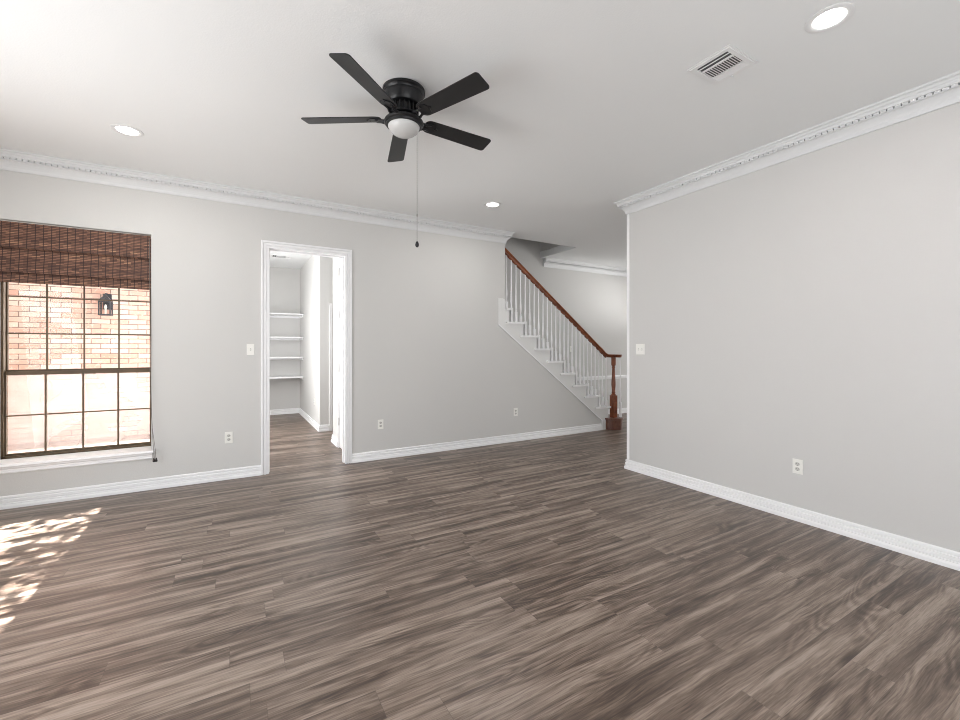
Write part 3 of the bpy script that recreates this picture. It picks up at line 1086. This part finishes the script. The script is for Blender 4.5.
# ------------------------------------------------------------------ ceiling vents
def vent(name, x0, y0, x1, y1, label):
    e_ = tag(empty(name, ((x0 + x1) / 2, (y0 + y1) / 2, H)), label, 'air vent')
    hx, hy = (x1 - x0) / 2, (y1 - y0) / 2
    m = MB()
    ix, iy = hx - 0.036, hy - 0.036
    rim = [(-hx, -hy, hx, -iy), (-hx, iy, hx, hy), (-hx, -iy, -ix, iy), (ix, -iy, hx, iy)]
    for a, b, c, d in rim:
        m.box(a, b, -0.005, c, d, -0.0005)
    m.box(-hx + 0.012, -hy + 0.012, -0.009, hx - 0.012, -iy, -0.005)
    m.box(-hx + 0.012, iy, -0.009, hx - 0.012, hy - 0.012, -0.005)
    m.box(-hx + 0.012, -iy, -0.009, -ix, iy, -0.005)
    m.box(ix, -iy, -0.009, hx - 0.012, iy, -0.005)
    m.box(-ix + 0.058, -iy, -0.009, -ix + 0.068, iy, -0.001)
    m.box(ix - 0.058, -iy, -0.009, ix - 0.048, iy, -0.001)
    m.build('vent_frame', M['vent'], e_)
    m = MB(); m.box(-ix, -iy, -0.0015, ix, iy, -0.0005); m.build('vent_opening', M['vent_dark'], e_)
    m = MB()
    for q in (0.026, ):     # side louvres, open toward the room on one side, closed on the other
        m.box(-ix + q, -iy, -0.0075, -ix + q + 0.003, iy, -0.002)
    n = 13
    for i in range(n):      # centre louvres
        yy = -iy + (i + 0.5) * 2 * iy / n
        m.prism([(yy + 0.0030, -0.002), (yy - 0.0025, -0.0085), (yy + 0.0030, -0.0085), (yy + 0.0060, -0.002)], -ix + 0.068, ix - 0.058, 'x')
    for q in (0.0, 0.016, 0.032):
        m.prism([(ix - 0.048 + q, -0.002), (ix - 0.036 + q, -0.0085), (ix - 0.034 + q, -0.0085), (ix - 0.046 + q, -0.002)], -iy, iy, 'y')
    m.build('louvre', M['vent'], e_)
    m = MB(); m.box(hx - 0.022, 0.01, -0.018, hx - 0.016, 0.022, -0.009); m.build('lever', M['vent'], e_)
    return e_


vent('ceiling_vent', 2.370, 1.348, 2.665, 1.606, 'white rectangular air vent in the ceiling near the right wall')
vent('ceiling_vent', 0.60, 8.45, 0.95, 8.70, 'pale air vent in the closet ceiling behind the doorway')

# ------------------------------------------------------------------ switches and outlets
def plate(name, loc, face, label, cat, kind, w=0.072, h=0.117, grp=None):
    """face: rotation about Z so that local -Y is the outward side"""
    e_ = tag(empty(name, loc), label, cat, grp)
    e_.rotation_euler = (0, 0, face)
    m = MB()
    m.prism([(-w / 2, -h / 2), (w / 2, -h / 2), (w / 2, h / 2), (-w / 2, h / 2)], -0.006, -0.0002, 'y')
    m.build('cover_plate', M['plastic'], e_, bevel=0.003)
    if kind == 'outlet':
        for s in (-1, 1):
            m = MB()
            pts = [(0.017 * math.cos(2 * PI * i / 20), s * 0.020 + 0.0145 * math.sin(2 * PI * i / 20)) for i in range(20)]
            m.prism(pts, -0.0085, -0.0055, 'y')
            r_ = m.build('receptacle', M['plastic_gap'], e_)
            m = MB()
            m.box(-0.0085, -0.0092, s * 0.020 - 0.001, -0.0055, -0.0080, s * 0.020 + 0.0085)
            m.box(0.0050, -0.0092, s * 0.020 - 0.001, 0.0078, -0.0080, s * 0.020 + 0.0075)
            m.box(-0.0025, -0.0092, s * 0.020 - 0.011, 0.0025, -0.0080, s * 0.020 - 0.006)
            m.build('slot', M['slot'], r_)
    else:
        n = kind
        for i in range(n):
            x = (i - (n - 1) / 2) * 0.046
            m = MB(); m.box(x - 0.006, -0.0075, -0.013, x + 0.006, -0.0055, 0.013); m.build('switch_slot', M['plastic_gap'], e_)
            m = MB(); m.prism([(-0.0055, -0.008), (-0.016, 0.002), (-0.016, 0.007), (-0.0055, 0.004)], x - 0.004, x + 0.004, 'x')
            m.build('toggle', M['plastic'], e_)
    return e_


plate('light_switch', (0.172, YW, 1.360), 0, 'white single toggle switch plate just beside the doorway casing', 'light switch', 1)
plate('light_switch', (XR, 3.200, 1.362), -PI / 2, 'white double toggle switch plate near the free end of the right wall', 'light switch', 2, w=0.116)
plate('wall_outlet', (-0.029, YW, 0.436), 0, 'white outlet low on the wall between window and doorway', 'outlet', 'outlet', grp='wall outlets')
plate('wall_outlet', (1.593, YW, 0.430), 0, 'white outlet low on the wall just past the doorway', 'outlet', 'outlet', grp='wall outlets')
plate('wall_outlet', (3.624, YW, 0.430), 0, 'white outlet under the sloping stair skirt', 'outlet', 'outlet', grp='wall outlets')
plate('wall_outlet', (XR, 1.682, 0.431), -PI / 2, 'white outlet low on the long bare right wall', 'outlet', 'outlet', grp='wall outlets')
plate('wall_outlet', (1.25, 7.95, 0.44), -PI / 2, 'small outlet on the closet side wall behind the doorway', 'outlet', 'outlet', grp='wall outlets')
plate('light_switch', (5.72, YS, 1.36), 0, 'white switch plate on the wall behind the balusters', 'light switch', 1)

# ------------------------------------------------------------------ closet shelves
for z, nm in ((2.068, 'white closet shelf, topmost of the four'), (1.602, 'white closet shelf, second from the top'), (1.200, 'white closet shelf, second from the bottom'), (0.802, 'white closet shelf, lowest of the four')):
    e_ = tag(empty('closet_shelf', (0.40, 9.53, z)), nm + ' beyond the doorway', 'shelf', 'closet shelves')
    m = MB(); m.box(-0.849, -0.26, -0.022, 0.849, 0.249, 0.0); m.build('shelf_board', M['trim'], e_, bevel=0.002)
    m = MB(); m.box(-0.849, 0.232, -0.062, 0.849, 0.249, -0.0225); m.box(0.831, -0.20, -0.062, 0.849, 0.232, -0.0225); m.box(-0.849, -0.20, -0.062, -0.831, 0.232, -0.0225)
    m.build('cleat', M['trim'], e_)
